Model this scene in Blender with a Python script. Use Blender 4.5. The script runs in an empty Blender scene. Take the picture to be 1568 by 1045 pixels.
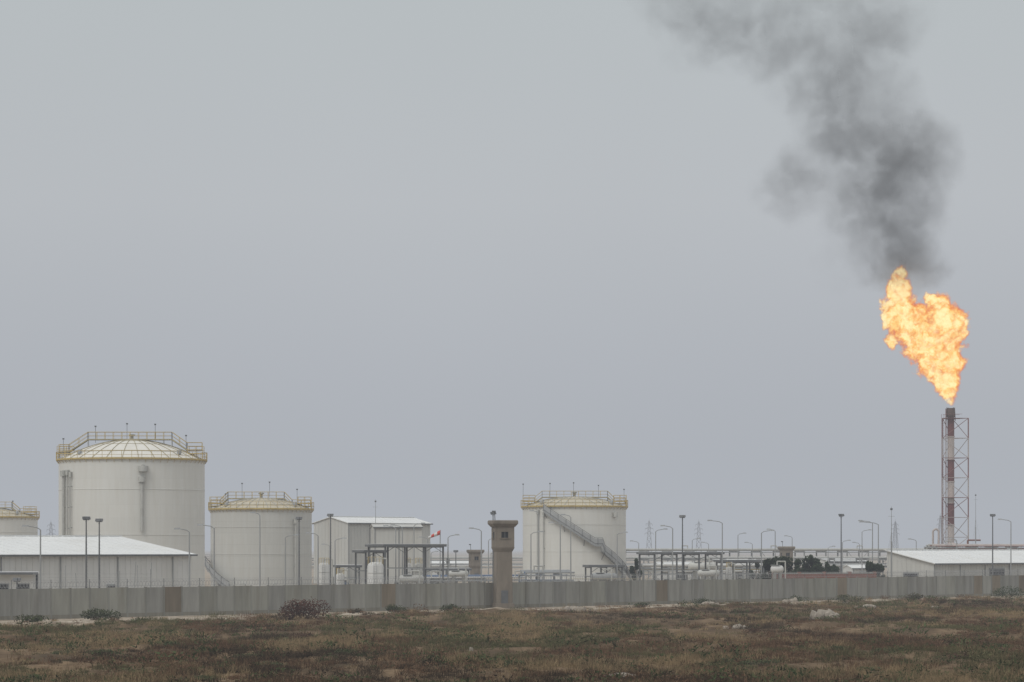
import bpy, math, random, bmesh
import numpy as np
from mathutils import Vector, Matrix
random.seed(7); np.random.seed(7)
F=4355.0; EYE=7.0; HY=840.0; CX=784.0
def WX(px,D): return (px-CX)*D/F
def ZZ(py,D): return EYE+(HY-py)*D/F
A=math.atan(1.16)
scene=bpy.context.scene
scene.view_settings.view_transform='Standard'
scene.view_settings.look='None'
scene.view_settings.exposure=0

# ---------------------------------------------------------------- materials
def newmat(name):
    m=bpy.data.materials.new(name); m.use_nodes=True
    nt=m.node_tree
    return m,nt,nt.nodes['Principled BSDF']
def N(nt,t,**k):
    n=nt.nodes.new(t)
    for a,b in k.items(): setattr(n,a,b)
    return n
def paint(name,col,var=0.12,scale=0.6,stretch=(1,1,0.15),rough=0.6,dirt=None,dirtamt=0.35,metal=0.0,attr=False):
    m,nt,b=newmat(name)
    tc=N(nt,'ShaderNodeTexCoord'); mp=N(nt,'ShaderNodeMapping')
    mp.inputs['Scale'].default_value=stretch
    nt.links.new(tc.outputs['Object'],mp.inputs['Vector'])
    n1=N(nt,'ShaderNodeTexNoise'); n1.inputs['Scale'].default_value=scale; n1.inputs['Detail'].default_value=6; n1.inputs['Roughness'].default_value=0.65
    nt.links.new(mp.outputs[0],n1.inputs['Vector'])
    rp=N(nt,'ShaderNodeValToRGB')
    c=Vector(col)
    rp.color_ramp.elements[0].position=0.3; rp.color_ramp.elements[1].position=0.7
    rp.color_ramp.elements[0].color=(*(c*(1-var)),1); rp.color_ramp.elements[1].color=(*(c*(1+var)),1)
    nt.links.new(n1.outputs['Fac'],rp.inputs[0])
    out=rp.outputs[0]
    if dirt:
        n2=N(nt,'ShaderNodeTexNoise'); n2.inputs['Scale'].default_value=scale*0.7; n2.inputs['Detail'].default_value=8
        nt.links.new(mp.outputs[0],n2.inputs['Vector'])
        r2=N(nt,'ShaderNodeMapRange'); r2.inputs[1].default_value=0.5; r2.inputs[2].default_value=0.75; r2.inputs[4].default_value=dirtamt
        nt.links.new(n2.outputs['Fac'],r2.inputs[0])
        mx=N(nt,'ShaderNodeMix',data_type='RGBA')
        nt.links.new(r2.outputs[0],mx.inputs[0]); nt.links.new(out,mx.inputs[6]); mx.inputs[7].default_value=(*dirt,1)
        out=mx.outputs[2]
    if attr:
        at=N(nt,'ShaderNodeAttribute'); at.attribute_name='tint'
        mu=N(nt,'ShaderNodeMix',data_type='RGBA',blend_type='MULTIPLY'); mu.inputs[0].default_value=1
        nt.links.new(out,mu.inputs[6]); nt.links.new(at.outputs['Color'],mu.inputs[7]); out=mu.outputs[2]
    nt.links.new(out,b.inputs['Base Color'])
    b.inputs['Roughness'].default_value=rough; b.inputs['Metallic'].default_value=metal
    return m
def tankmat(name,col,rough=0.55,seam=.9,rust=.35):
    m,nt,b=newmat(name)
    tc=N(nt,'ShaderNodeTexCoord'); sp=N(nt,'ShaderNodeSeparateXYZ')
    nt.links.new(tc.outputs['Object'],sp.inputs[0])
    at=N(nt,'ShaderNodeMath',operation='ARCTAN2'); nt.links.new(sp.outputs[1],at.inputs[0]); nt.links.new(sp.outputs[0],at.inputs[1])
    ml=N(nt,'ShaderNodeMath',operation='MULTIPLY'); ml.inputs[1].default_value=10.0; nt.links.new(at.outputs[0],ml.inputs[0])
    cb=N(nt,'ShaderNodeCombineXYZ'); nt.links.new(ml.outputs[0],cb.inputs[0]); nt.links.new(sp.outputs[2],cb.inputs[1])
    br=N(nt,'ShaderNodeTexBrick'); br.inputs['Scale'].default_value=1.0; br.inputs['Brick Width'].default_value=7.0; br.inputs['Row Height'].default_value=1.9
    br.inputs['Mortar Size'].default_value=0.03; br.inputs['Mortar Smooth'].default_value=0.6
    c=Vector(col)
    br.inputs['Color1'].default_value=(*(c*1.01),1); br.inputs['Color2'].default_value=(*(c*0.975),1); br.inputs['Mortar'].default_value=(*(c*seam),1)
    nt.links.new(cb.outputs[0],br.inputs['Vector'])
    mp=N(nt,'ShaderNodeMapping'); mp.inputs['Scale'].default_value=(1,0.08,1); nt.links.new(cb.outputs[0],mp.inputs[0])
    n=N(nt,'ShaderNodeTexNoise'); n.inputs['Scale'].default_value=1.3; n.inputs['Detail'].default_value=8; n.inputs['Roughness'].default_value=0.7
    nt.links.new(mp.outputs[0],n.inputs['Vector'])
    r=N(nt,'ShaderNodeMapRange'); r.inputs[1].default_value=0.4; r.inputs[2].default_value=0.8; r.inputs[3].default_value=0.0; r.inputs[4].default_value=rust
    nt.links.new(n.outputs['Fac'],r.inputs[0])
    mx=N(nt,'ShaderNodeMix',data_type='RGBA'); mx.inputs[7].default_value=(c[0]*0.78,c[1]*0.74,c[2]*0.66,1)
    nt.links.new(r.outputs[0],mx.inputs[0]); nt.links.new(br.outputs['Color'],mx.inputs[6])
    nt.links.new(mx.outputs[2],b.inputs['Base Color']); b.inputs['Roughness'].default_value=rough
    return m
def attrmat(name,rough=0.9):
    m,nt,b=newmat(name)
    at=N(nt,'ShaderNodeAttribute'); at.attribute_name='tint'
    nt.links.new(at.outputs['Color'],b.inputs['Base Color'])
    b.inputs['Roughness'].default_value=rough
    b.inputs['Specular IOR Level'].default_value=0.1
    return m

M={}
M['tank']=tankmat('tank_white_paint',(0.68,0.675,0.635),seam=.93,rust=.4)
M['tank2']=tankmat('tank_grey_paint',(0.55,0.55,0.52),seam=.84,rust=.5)
M['dome']=paint('dome_paint',(0.72,0.70,0.64),0.05,0.5,(1,1,1),0.6,(0.5,0.45,0.35),0.3)
M['dome2']=paint('dome_tan',(0.52,0.47,0.36),0.1,0.5,(1,1,1),0.6,(0.34,0.27,0.18),0.5)
M['yellow']=paint('faded_yellow_paint',(0.50,0.38,0.14),0.15,0.8,(1,1,1),0.6,(0.35,0.24,0.12),0.4)
M['tanrail']=paint('tan_rail_paint',(0.38,0.33,0.20),0.15,0.8,(1,1,1),0.6)
M['pipe']=paint('grey_pipe_paint',(0.45,0.45,0.42),0.12,0.8,(1,1,1),0.5)
M['galv']=paint('galvanised_steel',(0.30,0.31,0.31),0.12,1.0,(1,1,.3),0.5)
M['mesh']=paint('expanded_mesh_panel',(0.36,0.37,0.37),0.12,1.0,(1,1,1),0.7)
M['galvd']=paint('dark_steel',(0.12,0.125,0.13),0.2,1.0,(1,1,1),0.5)
M['white']=paint('white_sheet_metal',(0.62,0.62,0.60),0.05,0.4,(1,1,.2),0.55,(0.42,0.40,0.34),0.35)
M['roofw']=paint('white_roof_sheet',(0.76,0.77,0.76),0.04,0.3,(1,1,1),0.5,(0.60,0.58,0.52),0.3)
M['cream']=paint('cream_sheet_metal',(0.52,0.52,0.49),0.06,0.4,(1,1,.2),0.6,(0.40,0.37,0.32),0.4)
M['dark']=paint('opening_shade',(0.035,0.037,0.04),0.2,1,(1,1,1),0.7)  # solid near-black panels; shade inside doors and windows painted as colour
M['conc']=paint('precast_concrete',(0.29,0.287,0.262),0.20,0.9,(1,1,.15),0.95,(0.185,0.17,0.14),0.65,attr=True)
M['towerc']=paint('weathered_render',(0.215,0.185,0.15),0.18,0.9,(1,1,.3),0.9,(0.10,0.085,0.07),0.6)
M['red']=paint('faded_red_paint',(0.15,0.045,0.04),0.2,0.6,(1,1,1),0.6)
M['bandw']=paint('faded_white_paint',(0.50,0.44,0.41),0.12,0.6,(1,1,.4),0.6,(0.34,0.25,0.2),0.4)
M['legr']=paint('derrick_red_paint',(0.22,0.10,0.09),0.2,0.6,(1,1,1),0.6)
M['legw']=paint('derrick_white_paint',(0.42,0.37,0.35),0.1,0.6,(1,1,1),0.6)
M['soot']=paint('scorched_steel',(0.10,0.065,0.05),0.3,0.8,(1,1,1),0.8)
M['blue']=paint('blue_rail_paint',(0.10,0.15,0.25),0.15,1,(1,1,1),0.5)
M['haze']=paint('pylon_hazed_steel',(0.33,0.34,0.36),0.05,1,(1,1,1),0.8)  # galvanised steel with distance haze lightened into its base colour
M['leaf']=attrmat('foliage')
M['bark']=paint('bark',(0.12,0.09,0.06),0.3,3,(1,1,.3),0.9)
M['rock']=paint('pale_rock',(0.33,0.29,0.24),0.2,2,(1,1,1),0.95,(0.2,0.17,0.13),0.5)
M['sockr']=paint('windsock_red',(0.55,0.07,0.05),0.1,2,(1,1,1),0.8)
M['brick']=paint('red_brick_render',(0.22,0.09,0.065),0.15,1,(1,1,1),0.9)
M['glass']=paint('lamp_lens',(0.45,0.46,0.46),0.05,1,(1,1,1),0.2)
M['wire']=paint('razor_wire_steel',(0.36,0.36,0.36),0.1,1,(1,1,1),0.5)

# ---------------------------------------------------------------- mesh builder
class MB:
    def __init__(s): s.v=[];s.f=[];s.m=[];s.sm=[];s.t=[];s.mats=[]
    def mi(s,k):
        if k not in s.mats: s.mats.append(k)
        return s.mats.index(k)
    def add(s,vs,fs,k,smooth=False,tint=(1,1,1)):
        o=len(s.v); s.v+= [tuple(q) for q in vs]
        i=s.mi(k)
        for f in fs:
            s.f.append(tuple(a+o for a in f)); s.m.append(i); s.sm.append(smooth); s.t.append(tint)
    def box(s,cx,cy,cz,sx,sy,sz,k,rot=0,tint=(1,1,1)):
        c,sn=math.cos(rot),math.sin(rot); vs=[]
        for z in(-.5,.5):
            for x,y in((-.5,-.5),(.5,-.5),(.5,.5),(-.5,.5)):
                X=x*sx;Y=y*sy
                vs.append((cx+X*c-Y*sn,cy+X*sn+Y*c,cz+z*sz))
        s.add(vs,[(3,2,1,0),(4,5,6,7),(0,1,5,4),(1,2,6,5),(2,3,7,6),(3,0,4,7)],k,tint=tint)
    def tube(s,p,q,r,k,n=6,r2=None,smooth=True,cap=True):
        p=Vector(p);q=Vector(q);r2=r if r2 is None else r2
        d=q-p
        if d.length<1e-6:return
        d.normalize(); u=d.orthogonal().normalized(); w=d.cross(u)
        vs=[]
        for c,rr in((p,r),(q,r2)):
            for i in range(n):
                a=2*math.pi*i/n; vs.append(c+(u*math.cos(a)+w*math.sin(a))*rr)
        s.add(vs,[(i,(i+1)%n,n+(i+1)%n,n+i) for i in range(n)],k,smooth)
        if cap: s.add(vs,[tuple(range(n-1,-1,-1)),tuple(range(n,2*n))],k)
    def path(s,pts,r,k,n=5):
        for a,b in zip(pts[:-1],pts[1:]): s.tube(a,b,r,k,n)
    def rev(s,prof,k,n=48,c=(0,0,0),smooth=True,off=0):
        vs=[];L=len(prof)
        for r,z in prof:
            for i in range(n):
                a=2*math.pi*i/n+off; vs.append((c[0]+r*math.cos(a),c[1]+r*math.sin(a),c[2]+z))
        fs=[]
        for j in range(L-1):
            for i in range(n):
                fs.append((j*n+i,j*n+(i+1)%n,(j+1)*n+(i+1)%n,(j+1)*n+i))
        s.add(vs,fs,k,smooth)
    def build(s,name,loc=(0,0,0),rot=0):
        me=bpy.data.meshes.new(name); me.from_pydata(s.v,[],s.f)
        me.polygons.foreach_set('material_index',s.m); me.polygons.foreach_set('use_smooth',s.sm)
        a=me.attributes.new('tint','FLOAT_COLOR','FACE')
        a.data.foreach_set('color',np.array([(*t,1) for t in s.t],dtype=np.float32).ravel())
        for k in s.mats: me.materials.append(M[k])
        o=bpy.data.objects.new(name,me); scene.collection.objects.link(o)
        o.location=loc; o.rotation_euler=(0,0,rot); return o

# ---------------------------------------------------------------- terrain
def terr(x,y):
    x=np.asarray(x,float); y=np.asarray(y,float)
    s=(y-(335+1.16*x))/1.5316
    h=0.22*np.sin(x*.13+1.3+.5*np.sin(y*.05))*np.sin(y*.09+.4)+0.14*np.sin(x*.31+y*.17)+0.10*np.sin(x*.71-y*.45+2)+0.07*np.sin(x*1.3+y*1.1)+.05*np.sin(x*2.3-y*1.9+1)
    m=np.clip((-s-5)/18,0,1)
    berm=0.42*np.exp(-((s+17)/5.0)**2)*(0.55+0.6*np.sin(x*.31+y*.2)*np.sin(x*.83))
    return h*m+berm*(s<0)
xs=np.concatenate([np.array([-6000,-2500,-1000,-400,-200,-130]),np.arange(-100,160,1.2),np.array([200,400,1000,2500,6000])])
ys=np.concatenate([np.array([-500,-100,0,60,100]),np.arange(120,480,1.2),np.array([520,600,700,900,1300,2000,3500,7000,12000])])
XX,YY=np.meshgrid(xs,ys); ZZt=terr(XX,YY)
vs=np.stack([XX,YY,ZZt],-1).reshape(-1,3); nx=len(xs);ny=len(ys)
fs=[(j*nx+i,j*nx+i+1,(j+1)*nx+i+1,(j+1)*nx+i) for j in range(ny-1) for i in range(nx-1)]
me=bpy.data.meshes.new('ground'); me.from_pydata(vs.tolist(),[],fs)
me.polygons.foreach_set('use_smooth',[True]*len(fs))
g=bpy.data.objects.new('ground',me); scene.collection.objects.link(g)
m,nt,b=newmat('scrubland_soil')
tc=N(nt,'ShaderNodeTexCoord')
def noise(scale,detail=6,mapscale=None,rough=.6):
    n=N(nt,'ShaderNodeTexNoise'); n.inputs['Scale'].default_value=scale; n.inputs['Detail'].default_value=detail; n.inputs['Roughness'].default_value=rough
    if mapscale:
        mp=N(nt,'ShaderNodeMapping'); mp.inputs['Scale'].default_value=mapscale; nt.links.new(tc.outputs['Object'],mp.inputs[0]); nt.links.new(mp.outputs[0],n.inputs['Vector'])
    else: nt.links.new(tc.outputs['Object'],n.inputs['Vector'])
    return n
n1=noise(0.25,8,(1,.35,1)); n2=noise(1.6,6)
rp=N(nt,'ShaderNodeValToRGB'); e=rp.color_ramp.elements
e[0].position=.32; e[0].color=(.070,.050,.029,1); e[1].position=.68; e[1].color=(.22,.155,.094,1)
q=e.new(.5); q.color=(.122,.082,.047,1)
nt.links.new(n1.outputs['Fac'],rp.inputs[0])
mx=N(nt,'ShaderNodeMix',data_type='RGBA',blend_type='OVERLAY'); mx.inputs[0].default_value=.6
nt.links.new(rp.outputs[0],mx.inputs[6]); nt.links.new(n2.outputs['Fac'],mx.inputs[7])
sp=N(nt,'ShaderNodeSeparateXYZ'); nt.links.new(tc.outputs['Object'],sp.inputs[0])
a1=N(nt,'ShaderNodeMath',operation='MULTIPLY_ADD'); a1.inputs[1].default_value=-1.16; nt.links.new(sp.outputs[0],a1.inputs[0]); nt.links.new(sp.outputs[1],a1.inputs[2])
a2=N(nt,'ShaderNodeMath',operation='SUBTRACT'); nt.links.new(a1.outputs[0],a2.inputs[0]); a2.inputs[1].default_value=335
a3=N(nt,'ShaderNodeMath',operation='MULTIPLY'); nt.links.new(a2.outputs[0],a3.inputs[0]); a3.inputs[1].default_value=1/1.5316
n3=noise(.12,6)
a4=N(nt,'ShaderNodeMath',operation='MULTIPLY_ADD'); nt.links.new(n3.outputs['Fac'],a4.inputs[0]); a4.inputs[1].default_value=34; nt.links.new(a3.outputs[0],a4.inputs[2])
r1=N(nt,'ShaderNodeMapRange'); nt.links.new(a4.outputs[0],r1.inputs[0]); r1.inputs[1].default_value=-3.5; r1.inputs[2].default_value=1.0
sand=N(nt,'ShaderNodeValToRGB'); sand.color_ramp.elements[0].color=(.23,.18,.13,1); sand.color_ramp.elements[1].color=(.47,.41,.33,1)
sand.color_ramp.elements[0].position=.38; sand.color_ramp.elements[1].position=.6
n4=noise(.5,6); nt.links.new(n4.outputs['Fac'],sand.inputs[0])
m2=N(nt,'ShaderNodeMix',data_type='RGBA'); nt.links.new(r1.outputs[0],m2.inputs[0]); nt.links.new(mx.outputs[2],m2.inputs[6]); nt.links.new(sand.outputs[0],m2.inputs[7])
nt.links.new(m2.outputs[2],b.inputs['Base Color']); b.inputs['Roughness'].default_value=1; b.inputs['Specular IOR Level'].default_value=.1
me.materials.append(m)

# ---------------------------------------------------------------- scrub vegetation
def vnoise(x,y,sc,seed):
    r=np.random.RandomState(seed); G=r.rand(64,64)
    u=x*sc+100; v=y*sc+100; i=np.floor(u).astype(int); j=np.floor(v).astype(int); fu=u-i; fv=v-j
    fu=fu*fu*(3-2*fu); fv=fv*fv*(3-2*fv)
    g=lambda a,b:G[a%64,b%64]
    return (g(i,j)*(1-fu)+g(i+1,j)*fu)*(1-fv)+(g(i,j+1)*(1-fu)+g(i+1,j+1)*fu)*fv
def fb(x,y,sc,seed): return (vnoise(x,y,sc,seed)+.5*vnoise(x,y,sc*2.1,seed+1)+.25*vnoise(x,y,sc*4.3,seed+2))/1.75
def scrub(name,n):
    P=[]; cnt=0
    while cnt<n:
        y=128+300*np.random.rand(8000)**1.25; x=np.random.uniform(-.2,.2,8000)*y
        s=(y-(335+1.16*x))/1.5316
        d=fb(x,y*.6,.12,3)
        p=np.clip((d-.26)*3.2,.06,1)
        p*=np.where(s>-20,.22*np.clip((-s)/12,.15,1),1.0); p*=(s<-1.0)
        keep=np.random.rand(8000)<p
        P.append(np.stack([x[keep],y[keep],s[keep]],1)); cnt+=keep.sum()
    P=np.concatenate(P)[:n]; n=len(P)
    red=np.array([.150,.092,.056]); oli=np.array([.112,.104,.052]); strw=np.array([.27,.20,.115]); drk=np.array([.072,.052,.034]); grn=np.array([.066,.082,.036])
    f1=fb(P[:,0],P[:,1]*.5,.09,11)+np.random.normal(0,.06,n); f2=fb(P[:,0],P[:,1]*.5,.14,23)+np.random.normal(0,.07,n)
    col=np.tile(red,(n,1)); grass=np.random.rand(n)<.5
    k=f1>.54; col[k]=oli
    k=f2>.59; col[k]=strw; grass|=k
    k=(f1<.36); col[k]=drk
    k=(np.random.rand(n)<.045); col[k]=grn; grass[k]=False
    big=k.copy()
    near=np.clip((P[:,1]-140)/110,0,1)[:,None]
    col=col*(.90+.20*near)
    col*=np.random.uniform(.84,1.16,(n,1))
    size=np.clip(np.random.lognormal(-1.25,.38,n),.12,.9); size[big]*=1.8
    B=46; allv=[];allc=[]; z0=terr(P[:,0],P[:,1])
    for b in range(B):
        a=np.random.uniform(0,2*np.pi,n); rr=np.sqrt(np.random.rand(n))
        h=np.where(grass,np.random.uniform(0,.25,n),np.random.uniform(0,1,n)**.85)
        rad=size*rr*np.sqrt(np.clip(1-h*h*.8,0,1))*1.45
        c=np.stack([P[:,0]+np.cos(a)*rad,P[:,1]+np.sin(a)*rad,z0+h*size*.74-.02],1)
        L=np.where(grass,size*np.random.uniform(.5,1.0,n),size*np.random.uniform(.10,.24,n)+.02)
        d=np.random.normal(size=(n,3)); d[:,2]=np.abs(d[:,2])*np.where(grass,3,1); d/=np.linalg.norm(d,axis=1)[:,None]
        e=np.random.normal(size=(n,3)); e-= (e*d).sum(1)[:,None]*d; e/=np.linalg.norm(e,axis=1)[:,None]
        w=np.where(grass,.016,L*.28)[:,None]
        allv.append(np.stack([c-e*w,c+e*w,c+d*L[:,None]*1.4],1))
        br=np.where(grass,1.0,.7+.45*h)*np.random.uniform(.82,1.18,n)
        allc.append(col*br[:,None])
    V=np.concatenate(allv).reshape(-1,3); Cc=np.concatenate(allc); nt_=len(Cc)
    me=bpy.data.meshes.new(name)
    me.vertices.add(nt_*3); me.vertices.foreach_set('co',V.ravel().astype(np.float32))
    me.loops.add(nt_*3); me.loops.foreach_set('vertex_index',np.arange(nt_*3,dtype=np.int32))
    me.polygons.add(nt_); me.polygons.foreach_set('loop_start',np.arange(0,nt_*3,3,dtype=np.int32))
    at=me.attributes.new('tint','FLOAT_COLOR','FACE'); at.data.foreach_set('color',np.concatenate([Cc,np.ones((nt_,1))],1).astype(np.float32).ravel())
    me.update(calc_edges=True); me.validate()
    me.materials.append(M['leaf'])
    o=bpy.data.objects.new(name,me); scene.collection.objects.link(o)
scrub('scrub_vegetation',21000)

def leafclump(mb,blobs,n,leaf,cd,cl,k='leaf'):
    for _ in range(n):
        bx,by,bz,rx,ry,rz=random.choice(blobs)
        while True:
            p=Vector((random.uniform(-1,1),random.uniform(-1,1),random.uniform(-1,1)))
            if .25<p.length<1: break
        c=Vector((bx+p.x*rx,by+p.y*ry,bz+p.z*rz))
        if c.z<.03: continue
        d=Vector((random.gauss(0,1),random.gauss(0,1),random.gauss(0,1))).normalized(); u=d.orthogonal().normalized()
        l=leaf*random.uniform(.6,1.4)
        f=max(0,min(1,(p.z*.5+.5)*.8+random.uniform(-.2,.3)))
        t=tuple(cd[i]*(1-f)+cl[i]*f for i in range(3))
        mb.add([c-u*l*.4,c+d*l*.6-u*.1*l,c+u*l*.4,c-d*l*.6],[(0,1,2,3)],k,tint=t)
def shrub(px,py,w,h,cd,cl,n=700,leaf=.13,name='shrub'):
    D=EYE*F/(py-HY); x=WX(px,D); z=float(terr(x,D)); w*=1.25; h*=1.25
    mb=MB(); bl=[]
    for i in range(8):
        a=random.uniform(-1,1)*w*.33
        bl.append((a,random.uniform(-.3,.3)*w,h*random.uniform(.3,.55)*(1-abs(a)/w),w*.22,w*.22,h*random.uniform(.3,.45)))
    for i in range(9):
        b=random.choice(bl); mb.tube((random.uniform(-.1,.1),random.uniform(-.1,.1),-.05),(b[0],b[1],b[2]),.03,'bark',4,.01)
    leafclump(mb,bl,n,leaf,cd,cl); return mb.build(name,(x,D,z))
shrub(468,953,4.0,2.3,(.045,.022,.016),(.11,.055,.04),2600,.13)
shrub(158,953,3.2,1.1,(.03,.036,.02),(.075,.085,.045),1000)
shrub(45,954,2.6,.8,(.035,.038,.024),(.085,.09,.05),600)
shrub(603,941,2.2,.9,(.03,.036,.02),(.075,.085,.045),600)
shrub(692,940,2.4,.8,(.035,.04,.025),(.085,.095,.055),600)
shrub(545,942,1.6,.6,(.045,.04,.025),(.11,.09,.06),400)
shrub(1300,927,3.2,1.3,(.035,.04,.022),(.095,.10,.05),800)
shrub(1545,918,4.0,1.5,(.025,.035,.018),(.065,.085,.04),900)
shrub(1218,924,2.8,1.0,(.035,.04,.025),(.085,.095,.055),500)
shrub(1075,928,2.6,.9,(.035,.04,.025),(.085,.095,.055),500)
shrub(1400,925,2.4,.8,(.045,.04,.025),(.11,.10,.06),400)
shrub(985,931,2.2,.7,(.035,.04,.025),(.085,.095,.055),400)
for k_ in range(34):      # scattered low saltbushes over the plain
    py=random.uniform(962,1044); s_=random.uniform(.25,.5)
    g_=random.random()
    if g_<.65: cd,cl=(.040,.048,.026),(.095,.108,.055)
    else: cd,cl=(.045,.028,.020),(.115,.070,.048)
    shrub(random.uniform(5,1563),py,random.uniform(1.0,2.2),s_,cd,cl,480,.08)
def rock(px,py,w,h,n=9,name='rock_pile'):
    D=EYE*F/(py-HY); x=WX(px,D); mb=MB()
    for i in range(n):
        bm=bmesh.new(); bmesh.ops.create_icosphere(bm,subdivisions=2,radius=1)
        f=random.uniform(.25,.6); ox=random.gauss(0,.28)*w; oy=random.gauss(0,.2)*w
        for v in bm.verts:
            k=1+.25*math.sin(v.co.x*3+i)*math.sin(v.co.y*4+i*2)+random.uniform(-.1,.1)
            v.co=Vector((v.co.x*w*.3*f*k+ox,v.co.y*w*.3*f*k+oy,v.co.z*h*f*k+h*.25*max(0,1-abs(ox)/w*1.6)))
        mb.add([v.co.copy() for v in bm.verts],[tuple(v.index for v in f_.verts) for f_ in bm.faces],'rock'); bm.free()
    return mb.build(name,(x,D,float(terr(x,D))))
rock(1266,951,3.2,1.3,12); rock(876,939,3.0,1.0,12); rock(1215,927,2,.7); rock(1128,963,2.2,.6,7); rock(372,947,2,.5,7); rock(1430,930,2.6,.6,8); rock(716,998,.6,.45,3); rock(960,1046,2.4,.25,10); rock(1330,932,2.5,.5,8)
rock(1085,930,2.4,.5,8); rock(210,952,2,.4,6)

# ---------------------------------------------------------------- perimeter wall
mb=MB(); t=-150.0
while t<260:
    g_=random.choice([1,1,1,.92,1.07,.84,1.14,.96,1.04])
    if random.random()<.06: tint=(g_*.80,g_*.68,g_*.56)
    else: tint=(g_,g_*.995,g_*random.choice([1,.98,.95]))
    hh=3.0+random.choice([0,0,.02,-.03,.04])
    mb.box(t+1.2,0,hh/2-.1,2.40,.16,hh+.2,'conc',tint=tint)
    q=random.uniform(.78,.97)
    mb.box(t+2.45,-.01,1.48,.2,.22,3.16,'conc',tint=(q,q,q*.98))
    mb.box(t+1.2,-.1,.2,2.3,.06,.4,'conc',tint=(.85,.81,.74))
    t+=2.5
mb.build('perimeter_wall',(0,335,0),A)
mb=MB(); pts=[]
for i in range(int(300/.42)*7):
    a=2*math.pi*i/7; tt=-150+i/7*.42
    pts.append((tt,math.cos(a)*.33,3.42+math.sin(a)*.33))
for a,b_ in zip(pts[:-1],pts[1:]): mb.tube(a,b_,.015,'wire',3,cap=False)
t=-150.0
while t<150:
    mb.tube((t,0,3.02),(t,.0,3.9),.03,'galvd',4); t+=5
for z in(3.2,3.6,3.85): mb.tube((-150,0,z),(150,0,z),.012,'wire',3)
mb.build('razor_wire',(0,335,0),A)

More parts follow.
